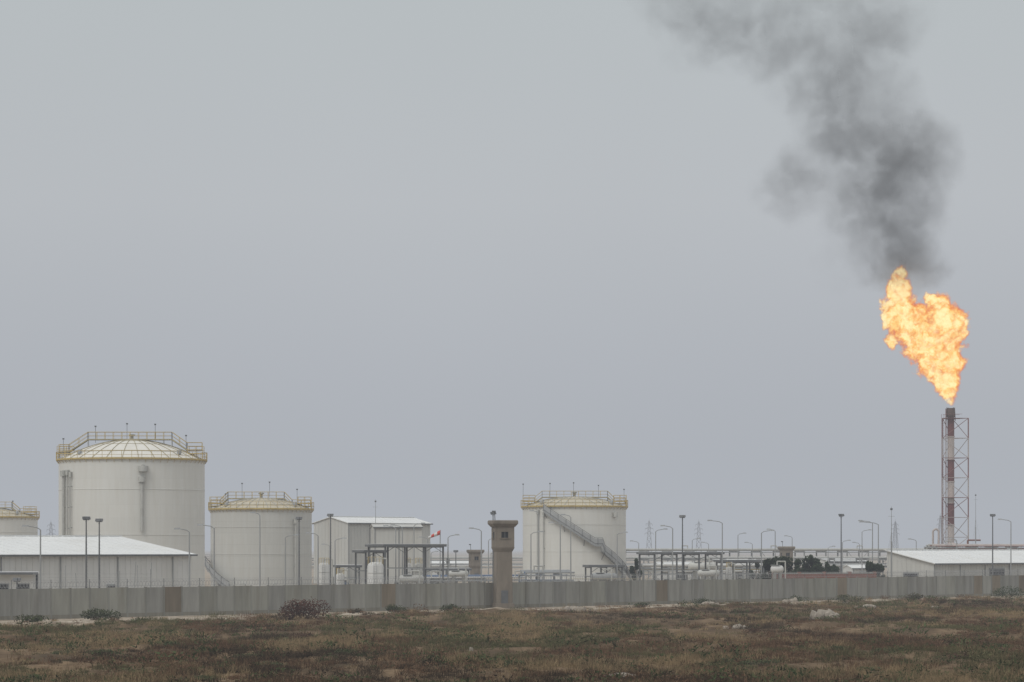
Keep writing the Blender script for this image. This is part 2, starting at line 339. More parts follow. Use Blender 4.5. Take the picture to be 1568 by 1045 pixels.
# ---------------------------------------------------------------- storage tanks
def tank(px0,px1,D,ytop,mat,domemat,domeh,walk,stairs=None,railmat='yellow',pipes=(),poles=()):
    R=(px1-px0)/2*D/F-.3; cx=WX((px0+px1)/2,D); H=ZZ(ytop,D); yc=D
    mb=MB()
    mb.rev([(R,0),(R,H)],mat,96)
    mb.rev([(R+.06,H-.25),(R+.06,H),(R-.05,H+.02)],'dome',96)
    prof=[]; n=14
    for i in range(n+1):
        a=i/n; r=R*(1-a); prof.append((max(r,.01),H+domeh*(1-(r/R)**2)))
    mb.rev(prof,domemat,64)
    for i in range(28):
        a=2*math.pi*i/28
        P=[(r*math.cos(a),r*math.sin(a),z+.05) for r,z in prof[:-3]]
        mb.path(P,.045,'pipe' if domemat=='dome2' else 'tanrail',4)
    for r,z in (prof[3],prof[7],prof[10]):
        P=[(r*math.cos(2*math.pi*j/48),r*math.sin(2*math.pi*j/48),z+.05) for j in range(49)]; mb.path(P,.035,'tanrail',4)
    for fz in(.45,.78):
        mb.rev([(R,H*fz-.05),(R+.07,H*fz),(R,H*fz+.05)],mat,96)
    RR=R+.36
    mb.rev([(R+.07,H-.02),(RR,H-.02),(RR,H+.05),(R+.07,H+.05)],railmat,96,smooth=False)
    mb.rev([(RR+.01,H-.03),(RR+.01,H+.2)],railmat,96)
    for hz in(.6,1.2):
        P=[(RR*math.cos(2*math.pi*j/72),RR*math.sin(2*math.pi*j/72),H+hz) for j in range(73)]; mb.path(P,.04,railmat,4)
    for j in range(48):
        a=2*math.pi*j/48; mb.tube((RR*math.cos(a),RR*math.sin(a),H),(RR*math.cos(a),RR*math.sin(a),H+1.2),.04,railmat,4)
    for j in range(60):
        a=2*math.pi*j/60
        mb.tube((R*math.cos(a),R*math.sin(a),H-.5),(RR*math.cos(a),RR*math.sin(a),H-.02),.03,railmat,4)
    def wpt(px,py): return ((px-(px0+px1)/2)*D/F, ZZ(py,D))
    W=[wpt(*q) for q in walk]
    for sy in(-.5,.5):
        for dz,r in((0,.13),(.55,.035),(1.1,.05)):
            mb.path([(x,sy-R*.12,z+dz) for x,z in W],r,railmat if dz else 'tanrail',4)
        for (x0,z0),(x1,z1) in zip(W[:-1],W[1:]):
            L=math.hypot(x1-x0,z1-z0); k=max(1,int(L/1.2))
            for j in range(k+1):
                f=j/k; x=x0+(x1-x0)*f; z=z0+(z1-z0)*f
                mb.tube((x,sy-R*.12,z),(x,sy-R*.12,z+1.1),.04,railmat,4)
                if j%3==0:
                    zd=H+domeh*(1-min(1,(x/R)**2+.0144)); 
                    if z>zd: mb.tube((x,sy-R*.12,zd),(x,sy-R*.12,z),.05,'pipe',4)
    for (x0,z0),(x1,z1) in zip(W[:-1],W[1:]):
        mb.add([(x0,-.5-R*.12,z0),(x1,-.5-R*.12,z1),(x1,.5-R*.12,z1),(x0,.5-R*.12,z0)],[(0,1,2,3)],'tanrail')
    for sx in(-1,1):
        X=sx*(R-1.1)
        mb.box(X,-R*.12,H+1.0,2.4,2.0,.12,railmat)
        for dx in(-1.1,0,1.1):
            for dy in(-.95,.95): mb.tube((X+dx,-R*.12+dy,H+.1),(X+dx,-R*.12+dy,H+2.1),.05,railmat,4)
        for dy in(-.95,.95):
            for dz in(1.55,2.1): mb.tube((X-1.1,-R*.12+dy,H+dz),(X+1.1,-R*.12+dy,H+dz),.045,railmat,4)
    mb.rev([(.01,H+domeh+.9),(.5,H+domeh+.8),(.45,H+domeh+.6),(.25,H+domeh+.55),(.25,H+domeh-.1)],'pipe',12)
    for a in(.7,2.2,-.6,-2.4):
        r=R*.86; z=H+domeh*(1-.74); mb.rev([(.01,z+.7),(.35,z+.6),(.3,z)],'galv',10,c=(r*math.cos(a),r*math.sin(a),0))
    for (p,t0) in poles:
        x=(p-(px0+px1)/2)*D/F; yy=-R*.12-.5
        zt=ZZ(t0,D); mb.tube((x,yy,max(H,zt-2.4)),(x,yy,zt),.04,'galvd',4)
        mb.box(x,yy,zt,.26,.26,.2,'galvd')
    for ang,yt,yb,r in pipes:
        a=math.radians(-90+ang); rr=R+.35; zt=ZZ(yt,D); zb=max(0,ZZ(yb,D)) if yb else 0
        x,y=rr*math.cos(a),rr*math.sin(a)
        mb.tube((x,y,zb),(x,y,zt),r,'pipe',8)
        mb.path([(x,y,zt),((rr+.1)*math.cos(a),(rr+.1)*math.sin(a),zt+.35),((R-.3)*math.cos(a),(R-.3)*math.sin(a),zt+.45)],r,'pipe',8)
        mb.rev([(r*2.1,zt-.3),(r*2.1,zt+.5)],'pipe',10,c=(x,y,0)); mb.rev([(.01,zt+.5),(r*2.1,zt+.5)],'pipe',10,c=(x,y,0))
        z=zb+1
        while z<zt:
            mb.box((R+.17)*math.cos(a),(R+.17)*math.sin(a),z,.5,.12,.1,'galv',rot=a); z+=3
    for ang in(-50,-15,20,48):
        a=math.radians(-90+ang); mb.tube(((R-.1)*math.cos(a),(R-.1)*math.sin(a),1),((R+.5)*math.cos(a),(R+.5)*math.sin(a),1),.4,'pipe',12)
    if stairs:
        a0,z0,a1,z1=stairs; n=int(abs(z0-z1)/.30); Pin=[];Pout=[]
        for i in range(n+1):
            f=i/n; a=math.radians(-90+a0+(a1-a0)*f)
            g2=f if f<.46 else (.46 if f<.54 else f)
            z=z0+(z1-z0)*g2
            c,s_=math.cos(a),math.sin(a)
            Pin.append(((R+.15)*c,(R+.15)*s_,z)); Pout.append(((R+1.15)*c,(R+1.15)*s_,z))
            mb.box((R+.62)*c,(R+.62)*s_,z,.95,.5,.06,'galv',rot=a)
            if i%3==0: mb.tube(Pout[-1],(Pout[-1][0],Pout[-1][1],z+1.2),.05,'galvd',4)
            if i%8==0: mb.tube(((R)*c,R*s_,z-1.3),Pout[-1],.06,'galvd',4)
        for P,h0,h1,k in((Pout,-.30,.22,'galv'),(Pin,-.2,.12,'pipe'),(Pout,.24,1.05,'mesh')):
            v=[]
            for i,p in enumerate(P): v+=[(p[0],p[1],p[2]+h0),(p[0],p[1],p[2]+h1)]
            f=[(2*i,2*i+2,2*i+3,2*i+1) for i in range(len(P)-1)]
            mb.add(v,f,k)
        for dz in(.23,1.2): mb.path([(p[0],p[1],p[2]+dz) for p in Pout],.05,'galvd',4)
    return mb.build('storage_tank',(cx,yc,0))
tank(88,316,420,706,'tank','dome',3.1,[(93,693),(108,693),(137,674),(265,674),(288,690),(311,690)],
     pipes=[(-56,728,820,.22),(-50,727,820,.12),(-46,730,None,.10),(15,738,815,.24),(16,722,722.5,.35)],
     poles=[(100,673),(149,654),(197,650),(240,651),(287,668)])
tank(320,480,470,781,'tank2','dome2',2.0,[(324,776),(338,776),(350,764),(436,764),(448,776),(476,776)],stairs=(-88,ZZ(850,470),-28,.3),
     pipes=[(45,800,None,.15)],poles=[(347,757),(372,741),(414,739),(456,750)])
tank(798,961,505,777,'tank','dome2',1.9,[(802,772),(818,772),(830,762),(930,762),(940,772),(957,772)],stairs=(-33,ZZ(783,505),80,.6),
     pipes=[(-44,786,None,.14),(-36,790,None,.1),(48,790,793,.2)],poles=[(801,742),(842,741),(878,740),(916,744),(955,750)])
tank(-110,59,540,793,'tank','dome2',2.0,[(-100,788),(-80,778),(20,778),(32,788),(56,788)],pipes=[],poles=[(22,768),(-30,770)])

# ---------------------------------------------------------------- buildings
def shed(w,d,eave,ridge,loc,rot,wm='white',rm='roofw',doors=(),oh=.5,name='warehouse',bays=5.0,mono=False):
    mb=MB(); t=.12; yr=d if mono else d/2; be=ridge-.02 if mono else eave
    mb.add([(0,0,0),(w,0,0),(w,0,eave),(0,0,eave)],[(0,1,2,3)],wm)
    mb.add([(0,d,0),(w,d,0),(w,d,be),(0,d,be)],[(3,2,1,0)],wm)
    for x,o in((0,1),(w,0)):
        if mono: V_=[(x,0,0),(x,d,0),(x,d,be),(x,0,eave)]
        else: V_=[(x,0,0),(x,d,0),(x,d,eave),(x,d/2,ridge-.02),(x,0,eave)]
        f=tuple(range(len(V_))); f=f[::-1] if o else f
        mb.add(V_,[f],wm)
    sl=(ridge-eave)/yr
    for sgn in((0,) if mono else (0,1)):
        ye=-oh if not sgn else d+oh; ze=eave-oh*sl
        v=[(-oh,ye,ze),(w+oh,ye,ze),(w+oh,yr,ridge),(-oh,yr,ridge)]
        v2=[(a,b_,c+t) for a,b_,c in v]
        mb.add(v+v2,[(0,1,2,3),(7,6,5,4),(0,4,5,1),(1,5,6,2),(3,7,4,0)],rm)
        x=0
        while x<=w:
            mb.tube((x,ye,ze+t+.02),(x,yr,ridge+t+.02),.035,rm,4); x+=2.0
        mb.box(w/2,ye+(-.1 if not sgn else .1),ze-.02,w+2*oh,.18,.22,'galvd')
    mb.box(w/2,yr,ridge+t+.05,w+2*oh,.6,.12,rm)
    x=0.15
    while x<w:
        mb.tube((x,-.12,0),(x,-.12,eave-.3),.09,'galv',6); x+=bays
    x=0
    while x<w:
        mb.box(x,-.015,eave/2,.06,.05,eave-.1,wm); x+=.9
    y=0
    while y<d:
        hh=eave+sl*(y if mono else min(y,d-y)); mb.box(-.015,y+.01,hh/2,.05,.06,hh-.1,wm); y+=.9
    mb.box(w/2,-.04,.5,w,.1,1.0,'cream')
    for (x,ww,h,side) in doors:
        if side=='f': 
            mb.box(x,-.07,h/2,ww,.12,h,'galv'); mb.box(x,-.14,h/2-.1,ww-.3,.06,h-.3,'dark')
        else:
            mb.box(-.07,x,h/2,.12,ww,h,'galv'); mb.box(-.14,x,h/2-.1,.06,ww-.3,h-.3,'dark')
    return mb.build(name,loc,rot)
cA,sA=math.cos(A),math.sin(A)
Lw=70; crx,cry=WX(293,375),375
shed(Lw,29,6.2,8.5,(crx-cA*Lw,cry-sA*Lw,0),A,doors=[(Lw-28,4,4,'f'),(Lw-14,1.4,2.4,'f')],bays=9.5)
mb=MB(); mb.box(0,0,2.0,7.5,5,4.0,'white'); mb.box(0,-.3,4.1,8.3,6.4,.22,'roofw'); mb.box(0,-3.55,4.05,8.3,.08,.3,'galvd')
for x in(-2.4,0,2.4): mb.box(x,-2.53,2.2,1.3,.06,1.1,'dark'); mb.box(x,-2.52,2.2,1.5,.04,1.3,'galv')
mb.build('site_office',(WX(5,338),338,0),.15)
shed(24,9.5,ZZ(801,560),ZZ(792,560),(WX(533,560),560,0),A,'cream','roofw',bays=6,oh=.3,doors=[(7,4,5,'f')])
shed(9,9,ZZ(808,540),ZZ(804,540),(WX(573,535),535,0),.12,'cream','cream',bays=4.5,oh=.2)
shed(80,9.3,4.5,6.6,(WX(1430,475),475,0),A,'cream','roofw',bays=8,doors=[(20,5,3.6,'f'),(48,5,3.6,'f'),(4.5,3,3,'s')],mono=True)
for px,py,D,w,d in((1300,856,620,9,8),(1325,866,560,5,5),(690,860,640,12,8),(1135,858,640,10,7),(1045,862,600,9,6)):
    shed(w,d,ZZ(py,D)-.6,ZZ(py,D),(WX(px,D)-w/2,D,0),.3,'white','roofw',bays=4,oh=.2,name='service_building',doors=[(w/2,2,2.4,'f')])
mb=MB(); mb.box(0,0,1.6,16,.3,3.2,'brick'); mb.box(0,0,3.3,16.2,.4,.15,'conc')
for x in range(-8,9,4): mb.box(x,-.1,1.75,.45,.5,3.5,'brick')
mb.build('brick_wall',(WX(1262,425),425,0),.25)

# ---------------------------------------------------------------- guard tower
def guard(px,D,ytop,name='guard_tower'):
    mb=MB(); H=ZZ(ytop,D)
    q=math.pi/4; r2=math.sqrt(2)
    mb.rev([(1.12*r2,-.3),(1.12*r2,.6),(.96*r2,.62),(.9*r2,H-3.7)],'towerc',4,smooth=False,off=q)
    mb.rev([(.9*r2,H-3.7),(1.1*r2,H-3.3),(1.15*r2,H-3.15),(.01,H-3.15)],'towerc',4,smooth=False,off=q)
    z0=H-3.15; w=1.12
    for i in range(4):
        a=i*math.pi/2; c,s=math.cos(a),math.sin(a)
        def b(x,y,z,sx,sy,sz,k='towerc'): mb.box(x*c-y*s,x*s+y*c,z,sx,sy,sz,k,rot=a)
        b(0,-w+.075,z0+.55,2*w-.31,.15,1.1)
        b(-.69,-w+.075,z0+1.45,.55,.15,.7); b(.69,-w+.075,z0+1.45,.55,.15,.7)
        b(0,-w+.075,z0+2.1,2*w-.31,.15,.6)
        b(w-.08,-w+.08,z0+1.2,.16,.16,2.4)
        b(0,-w-.05,z0+1.06,1.2,.14,.08); b(0,-w+.0,z0+1.45,.07,.06,.7,'galvd')
        b(0,-w+.17,z0+1.45,.83,.03,.7,'dark')
    mb.rev([(1.2*r2,H-.78),(1.5*r2,H-.4),(1.5*r2,H-.12),(1.42*r2,H),(.01,H)],'towerc',4,smooth=False,off=q)
    mb.rev([(.01,H-.78),(1.2*r2,H-.78)],'towerc',4,smooth=False,off=q)
    mb.box(.0,-.95,1.1,.8,.12,2.0,'galvd')
    for zz in range(12): mb.tube((.93,-.2,1+zz*.45),(.93,.3,1+zz*.45),.02,'galvd',4)
    mb.tube((-1.2,-1.2,H),(-1.25,-1.2,H+1.0),.05,'galvd',5); mb.box(-1.35,-1.25,H+1.0,.4,.2,.2,'galvd')
    return mb.build(name,(WX(px,D),D,0),.22)
guard(770,331.5,797); guard(728,560,842); guard(1204,600,837)

# ---------------------------------------------------------------- lamps
def street_lamp(px,py,D,arm=-1,al=1.5):
    mb=MB(); H=ZZ(py,D)
    mb.tube((0,0,0),(0,0,.9),.14,'galv',8); mb.box(0,0,.05,.45,.45,.1,'galv')
    mb.tube((0,0,.9),(0,0,H-.25),.11,'galv',8,.07)
    mb.path([(0,0,H-.25),(arm*.3*al,0,H),(arm*al,0,H+.14)],.055,'galv',6)
    x=arm*(al+.3)
    mb.add([(x-.4,-.14,H+.08),(x+.4,-.14,H+.08),(x+.4,.14,H+.08),(x-.4,.14,H+.08),(x-.3,-.08,H+.27),(x+.3,-.08,H+.27),(x+.3,.08,H+.27),(x-.3,.08,H+.27)],
       [(0,1,5,4),(1,2,6,5),(2,3,7,6),(3,0,4,7),(4,5,6,7)],'galv')
    mb.add([(x-.36,-.12,H+.07),(x+.36,-.12,H+.07),(x+.36,.12,H+.07),(x-.36,.12,H+.07)],[(3,2,1,0)],'glass')
    mb.build('street_lamp',(WX(px,D),D,0),random.uniform(-.15,.15))
for a in [(62,808,305,-1,1.3),(290,812,330,-1,1.1),(328,806,345,-1,1.4),(487,818,380,-1,1.0),(737,811,400,-1,1.1),(1030,807,410,-1,1.1),(1106,799,430,-1,1.6),
          (1345,801,450,-1,2.4),(1336,799,470,-1,1.7),(1548,797,470,-1,1.5),(858,802,420,-1,1.1),(513,826,430,1,1.1),(437,821,420,1,1.3),(686,821,410,1,1.0),(606,807,420,-1,1.2),
          (616,806,425,-1,1.1),(634,803,470,1,1.2),(242,822,420,1,1.3),(945,817,450,1,1.0),(813,816,430,1,1.2),(1166,814,450,1,1.4),(1130,818,560,1,1.0),(1187,812,520,-1,.9),(1290,829,560,1,1.0),
          (1403,827,560,-1,1),(978,830,560,-1,1.1),(1004,812,470,1,1.3),(398,787,395,-1,.7),(874,790,430,-1,.9),(825,784,440,-1,.8),(1320,813,560,1,1.2),(1497,846,560,1,.8),(1152,832,600,-1,1),(570,828,600,-1,1),(1555,842,560,-1,1),
          (505,835,520,-1,.9),(655,824,520,-1,1),(748,826,520,1,1),(1060,826,560,1,1),(1213,822,600,-1,1),(1268,838,600,1,.9),(1316,832,600,-1,.9),(1465,826,560,-1,1),(660,846,560,1,.8),(1085,832,600,-1,.9)]:
    street_lamp(*a)
def flood(px,py,D):
    mb=MB(); H=ZZ(py,D)
    mb.box(0,0,.1,.6,.6,.2,'conc'); mb.tube((0,0,0),(0,0,H),.13,'galvd',8,.07)
    mb.tube((-.36,0,H-.1),(.36,0,H-.1),.04,'galvd',5); mb.tube((0,-.3,H-.3),(0,.3,H-.3),.04,'galvd',5)
    for x,y in((-.3,-.1),(.3,-.1),(0,-.3),(0,.3)):
        z=H+.08
        mb.add([(x-.16,y-.12,z-.14),(x+.16,y-.12,z-.14),(x+.16,y+.12,z+.02),(x-.16,y+.12,z+.02),(x-.12,y-.02,z+.18),(x+.12,y-.02,z+.18),(x+.12,y+.16,z+.2),(x-.12,y+.16,z+.2)],
           [(3,2,1,0),(4,5,6,7),(0,1,5,4),(1,2,6,5),(2,3,7,6),(3,0,4,7)],'galvd')
    z=1
    while z<H-1: 
        mb.tube((.12,-.1,z),(.12,.1,z),.015,'galvd',3); z+=.4
    mb.build('floodlight_pole',(WX(px,D),D,0),random.uniform(-.4,.4))
for a in [(132,795,315),(152,798,330),(458,795,370),(506,790,390),(1045,792,400),(1288,790,430),(1520,790,455),(755,787,420),(698,845,520),(26,889,300)]: flood(*a)
def mast(px,py,D,name='antenna_mast'):
    mb=MB(); H=ZZ(py,D); mb.tube((0,0,0),(0,0,H*.6),.12,'galv',6); mb.tube((0,0,H*.6),(0,0,H),.07,'galv',6,.03)
    mb.box(0,0,H-.4,.35,.1,.3,'galvd'); mb.tube((-.5,0,H-1.5),(.5,0,H-1.5),.03,'galv',4)
    for a in(0,2.1,4.2): mb.tube((0,0,H*.7),(math.cos(a)*3,math.sin(a)*3,0),.015,'wire',3)
    mb.build(name,(WX(px,D),D,0))
mast(1365,776,440); mast(575,765,560); mast(1494,756,690)
mb=MB()
for px,h,l in((88,4.6,.3),(100,5.2,.0),(120,4.4,-.3),(203,5.6,.35),(212,5.2,-.1),(228,5.5,.3),(232,4.8,-.1),(52,4.4,0),(180,4.6,.2)):
    D=300; x=WX(px,D); mb.tube((x,0,0),(x+l,0,h),.035,'galv',4)
for z in(3.9,4.3): mb.tube((WX(52,300),0,z),(WX(232,300),0,z),.012,'wire',3)
mb.build('wire_fence',(0,300,0))

# ---------------------------------------------------------------- transmission towers
def pylon(px,py,D,w=3.4):
    mb=MB(); H=ZZ(py,D); k='haze'; r=.055*D/1000
    lv=[0,.2,.38,.54,.68,.8,.9,1]
    def hw(f): return w/2*(1-f)**.8+.3
    for j in range(len(lv)-1):
        a,b_=lv[j],lv[j+1]; c=[(-1,-1),(1,-1),(1,1),(-1,1)]
        for i in range(4):
            p=c[i];q=c[(i+1)%4]
            P=lambda s,f:(s[0]*hw(f),s[1]*hw(f),f*H)
            mb.tube(P(p,a),P(p,b_),r*1.5,k,4); mb.tube(P(p,a),P(q,b_),r,k,3); mb.tube(P(q,a),P(p,b_),r,k,3); mb.tube(P(p,b_),P(q,b_),r,k,3)
    for f,l in((.68,w*.8),(.8,w*.75),(.92,w*.6)):
        mb.path([(-l,0,f*H),(0,0,f*H+1.0),(l,0,f*H),(-l,0,f*H)],r*1.3,k,4)
        for s in(-1,1): mb.tube((s*l,0,f*H),(s*l,0,f*H-1.2),r*1.2,k,4)
    mb.tube((0,0,H),(0,0,H+1.5),r,k,4)
    mb.build('transmission_tower',(WX(px,D),D,0),random.uniform(-.3,.3))
for a in[(78,800,1700),(994,798,1800),(1070,799,1800),(1371,799,1900),(1440,790,1900)]: pylon(*a)

# ---------------------------------------------------------------- pipe racks
def rack(x0,y0,x1,y1,tops,name='pipe_rack',post=6,k=('pipe','white','galv','pipe'),w=4):
    L=math.hypot(x1-x0,y1-y0); rot=math.atan2(y1-y0,x1-x0); mb=MB()
    x=0; zt=max(tops)
    while x<=L:
        for y in(-w/2,w/2): mb.box(x,y,zt/2,.25,.25,zt,'galv')
        for z in tops: mb.box(x,0,z-.15,.22,w+.4,.25,'galv')
        if int(x/post)%4==0 and x+post<=L:
            mb.tube((x,-w/2,0),(x+post,-w/2,zt),.06,'galv',4); mb.tube((x+post,-w/2,0),(x,-w/2,zt),.06,'galv',4)
        x+=post
    for z in tops:
        y=-w/2+.2
        while y<w/2:
            r=random.choice([.1,.15,.22,.3]); mb.tube((0,y,z+r),(L,y,z+r),r,random.choice(k),8); y+=2*r+.25
    for z in tops: 
        for y in(-w/2,w/2): mb.box(L/2,y,z-.32,L,.12,.2,'galv')
    x=post*.5
    while x<L:
        mb.path([(x,-w/2+.3,zt+.3),(x,-w/2+.3,zt+1.2),(x+1.5,-w/2+.3,zt+1.2),(x+1.5,-w/2+.3,zt+.3)],.12,'pipe',6); x+=post*random.choice([4,6,9])
    mb.build(name,(x0,y0,0),rot)
rack(WX(470,600),600,WX(1400,620),620,(3.2,4.8))
rack(WX(880,640),640,WX(1600,700),700,(4.6,6.4))
rack(WX(1425,640),640,WX(1620,660),660,(6.6,7.4),k=('brick','pipe','bandw'))
rack(WX(640,470),470,WX(800,480),480,(2.0,),post=4,k=('blue','white','pipe'),w=2.5)
rack(WX(800,452),452,WX(875,455),455,(1.6,3.0),post=3,k=('blue','pipe','galv'),w=3)
rack(WX(980,520),520,WX(1200,530),530,(2.6,3.6),post=5,k=('yellow','white','galv'),w=3)

# ---------------------------------------------------------------- canopies
def canopy(px0,px1,D,py,dep=7,rot=0.35,rm='roofw',cols=4,name='steel_canopy',gear=True):
    w=(px1-px0)*D/F/math.cos(rot); H=ZZ(py,D); mb=MB(); w=w-dep*math.sin(rot)*.3
    mb.box(w/2,dep/2,H,w+.8,dep+.8,.16,rm); mb.box(w/2,-.42,H-.14,w+.8,.08,.36,'galvd'); mb.box(-.42,dep/2,H-.14,.08,dep+.72,.36,'galvd')
    for i in range(cols):
        x=w*i/(cols-1)
        for y in(0,dep): mb.box(x,y,H/2-.1,.22,.22,H-.2,'galvd')
        mb.box(x,dep/2,H-.3,.14,dep,.3,'galvd')
        if i<cols-1:
            x2=w*(i+1)/(cols-1); mb.tube((x,0,H-1.2),((x+x2)/2,0,H-.3),.05,'galvd',4); mb.tube((x2,0,H-1.2),((x+x2)/2,0,H-.3),.05,'galvd',4)
    for y in(0,dep): mb.box(w/2,y,H*.55,w,.1,.14,'galv')
    if gear:
        x=1
        while x<w-1:
            q=random.random()
            if q<.5: 
                r=random.uniform(.4,.7); mb.tube((x-.9,dep/2,r+.7),(x+.9,dep/2,r+.7),r,random.choice(['white','pipe','galv']),12)
                for s in(-.5,.5): mb.box(x+s,dep/2,.4,.2,r*1.6,.8,'galvd')
                mb.tube((x,dep/2,r*2+.6),(x,dep/2,H*.6),.08,'pipe',6)
            else:
                mb.box(x,dep/2,.9,1.2,1.4,1.8,random.choice(['galv','cream','blue'])); mb.box(x,dep/2,1.9,.7,.8,.3,'galvd')
                mb.path([(x+.7,1,.2),(x+.7,1,2.2),(x+1.4,1,2.2),(x+1.4,1,.2)],.1,'pipe',6)
            x+=random.uniform(1.8,3)
    mb.build(name,(WX(px0,D),D,0),rot)
canopy(590,686,405,834,8,cols=4)
canopy(560,592,415,843,5,cols=2)
canopy(1002,1112,450,846,8,.25,cols=4)
canopy(1118,1175,470,858,7,.25,cols=3)
canopy(640,720,480,871,5,.2,cols=3)
canopy(520,552,440,866,4,.2,cols=2)
canopy(905,955,470,866,4,.2,cols=3,rm='galv')

# ---------------------------------------------------------------- process vessels
def vvessel(px,py,D,wpx,k='white'):
    mb=MB(); r=wpx/2*D/F; H=ZZ(py,D)
    mb.rev([(r*1.02,0),(r*1.02,.5),(r,.55),(r,H-r*.5),(r*.92,H-r*.25),(r*.7,H-r*.08),(r*.35,H),(.01,H)],k,24)
    for z in(H*.35,H*.7): mb.rev([(r,z-.05),(r+.05,z),(r,z+.05)],'pipe',24)
    mb.tube((0,0,H),(0,0,H+.6),.12,'pipe',8); mb.path([(0,0,H+.5),(r+.4,0,H+.5),(r+.4,0,0)],.1,'pipe',6)
    for s in(-.2,.2): mb.tube((s,-r-.15,0),(s,-r-.15,H+.8),.03,'galv',4)
    for i in range(int(H/.35)): mb.tube((-.2,-r-.15,.3+i*.35),(.2,-r-.15,.3+i*.35),.02,'galv',3)
    P=[((r-.05)*math.cos(a*.5236),(r-.05)*math.sin(a*.5236),H+.7) for a in range(13)]; mb.path(P,.03,'yellow',4)
    for p in P[:-1]: mb.tube((p[0],p[1],H-.3),p,.025,'yellow',4)
    mb.build('process_vessel',(WX(px,D),D,0))
for a in[(575,861,395,25),(496,862,425,18),(521,878,410,13),(641,862,430,12,'pipe'),(625,862,425,9),(1116,868,460,9)]: vvessel(*a)
def hvessel(px,py,D,L,r,k='white',rot=.2):
    mb=MB(); z=max(ZZ(py,D),r+.5)
    pr=[(.01,-L/2-r*.5),(r*.6,-L/2-r*.4),(r*.9,-L/2-r*.15),(r,-L/2),(r,L/2),(r*.9,L/2+r*.15),(r*.6,L/2+r*.4),(.01,L/2+r*.5)]
    vs=[];n=20
    for rr,x in pr:
        for i in range(n): a=2*math.pi*i/n; vs.append((x,rr*math.cos(a),z+rr*math.sin(a)))
    mb.add(vs,[(j*n+i,j*n+(i+1)%n,(j+1)*n+(i+1)%n,(j+1)*n+i) for j in range(len(pr)-1) for i in range(n)],k,True)
    for x in(-L*.3,L*.3): mb.box(x,0,(z-r*.6)/2,.35,r*1.5,z-r*.6,'conc')
    mb.path([(0,0,z+r),(0,0,z+r+.6),(1,0,z+r+.6),(1,-r-.3,z+r+.6),(1,-r-.3,.2)],.1,'pipe',6)
    mb.box(-L*.2,0,z+r+.05,1.2,.9,.1,'galv')
    mb.build('horizontal_tank',(WX(px,D),D,0),rot)
hvessel(702,879,425,2.6,.45,'cream'); hvessel(1190,872,420,1.4,.55); hvessel(1075,868,470,4,.7,'tank2'); hvessel(1085,878,440,3,.5,'cream'); hvessel(630,887,390,3,.5,'pipe'); hvessel(925,884,440,3.5,.6,'galv')
def rail(px0,px1,D,z,k='blue',name='handrail'):
    mb=MB(); x0=WX(px0,D);x1=WX(px1,D); x=x0
    while x<x1: mb.tube((x,0,0),(x,0,z),.05,k,4); x+=1.5
    for f in(.5,.75,1): mb.tube((x0,0,z*f),(x1,0,z*f),.045,k,4)
    mb.build(name,(0,D,0))
rail(590,760,385,2.6,'galv'); rail(798,870,430,3.0,'blue'); rail(870,1000,430,2.4,'tanrail'); rail(1120,1300,450,2.6,'galv')
mb=MB(); D=430; H=ZZ(812,D)
mb.tube((0,0,0),(0,0,H),.07,'galv',6)
v=[];n=8
for j,(x,r) in enumerate(((0,.34),(-.45,.31),(-.9,.27),(-1.35,.22),(-1.8,.17))):
    for i in range(n): a=2*math.pi*i/n; v.append((x,r*math.cos(a),H-.35+x*.45+r*math.sin(a)))
for j in range(4): mb.add(v,[(j*n+i,j*n+(i+1)%n,(j+1)*n+(i+1)%n,(j+1)*n+i) for i in range(n)],'sockr' if j%2==0 else 'white')
mb.build('windsock',(WX(674,D),D,0))

# ---------------------------------------------------------------- trees
def tree(px,D,py,w,n=1300,trunks=3):
    H=ZZ(py,D)
    mb=MB(); bl=[]
    for i in range(trunks*6):
        x=random.uniform(-.40,.40)*w; y=random.uniform(-.3,.3)*w*.6; z=H*random.uniform(.28,.86)*(1-abs(x)/w*.45)
        bl.append((x,y,z,w*random.uniform(.10,.16),w*.15,H*random.uniform(.09,.16)))
    for i in range(trunks):
        x0=(i-(trunks-1)/2)*w*.25; top=(x0+random.uniform(-.2,.2),0,H*.6)
        mb.tube((x0,0,-.1),top,.16,'bark',7,.07)
        for b_ in random.sample(bl,4): mb.tube((x0,0,H*random.uniform(.25,.5)),b_[:3],.07,'bark',5,.02)
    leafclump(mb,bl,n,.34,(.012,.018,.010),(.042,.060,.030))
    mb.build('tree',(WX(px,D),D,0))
tree(1206,440,842,5.6,3600,4); tree(1238,445,846,4.6,3000,4); tree(1180,442,849,3.2,1800,2); tree(1341,440,850,3.6,2400,2); tree(1259,450,852,2.6,1500,2); tree(973,500,851,2.4,1200,1); tree(1275,460,860,2.4,1100,2);tree(1160,520,855,3,1200,2)

# ---------------------------------------------------------------- flare stack
D=700; S=D/F; fx=WX(1456,D)
mb=MB()
def bandcol(z):
    y=HY-(z-EYE)/S
    for y0,y1,k in((600,642,'soot'),(642,669,'red'),(669,705,'bandw'),(705,738,'red'),(738,772,'bandw'),(772,804,'red'),(804,2000,'bandw')):
        if y0<=y<y1: return k
cuts=[0]+[ZZ(y,D) for y in(838,804,772,738,705,669,642,626)]
for z0,z1 in zip(cuts[:-1],cuts[1:]):
    k=bandcol((z0+z1)/2)
    mb.rev([(.85,z0),(.85,z1)],k,20); mb.rev([(.85,z1-.12),(1.0,z1-.1),(1.0,z1+.1),(.85,z1+.12)],k,20)
    mb.tube((-1.25,-.3,z0),(-1.25,-.3,z1),.13,'legw' if k=='bandw' else 'legr',8)
zt=ZZ(626,D)
mb.rev([(.85,zt-2.2),(1.05,zt-2.1),(1.05,zt),(.8,zt),(.8,zt-1)],'soot',20)
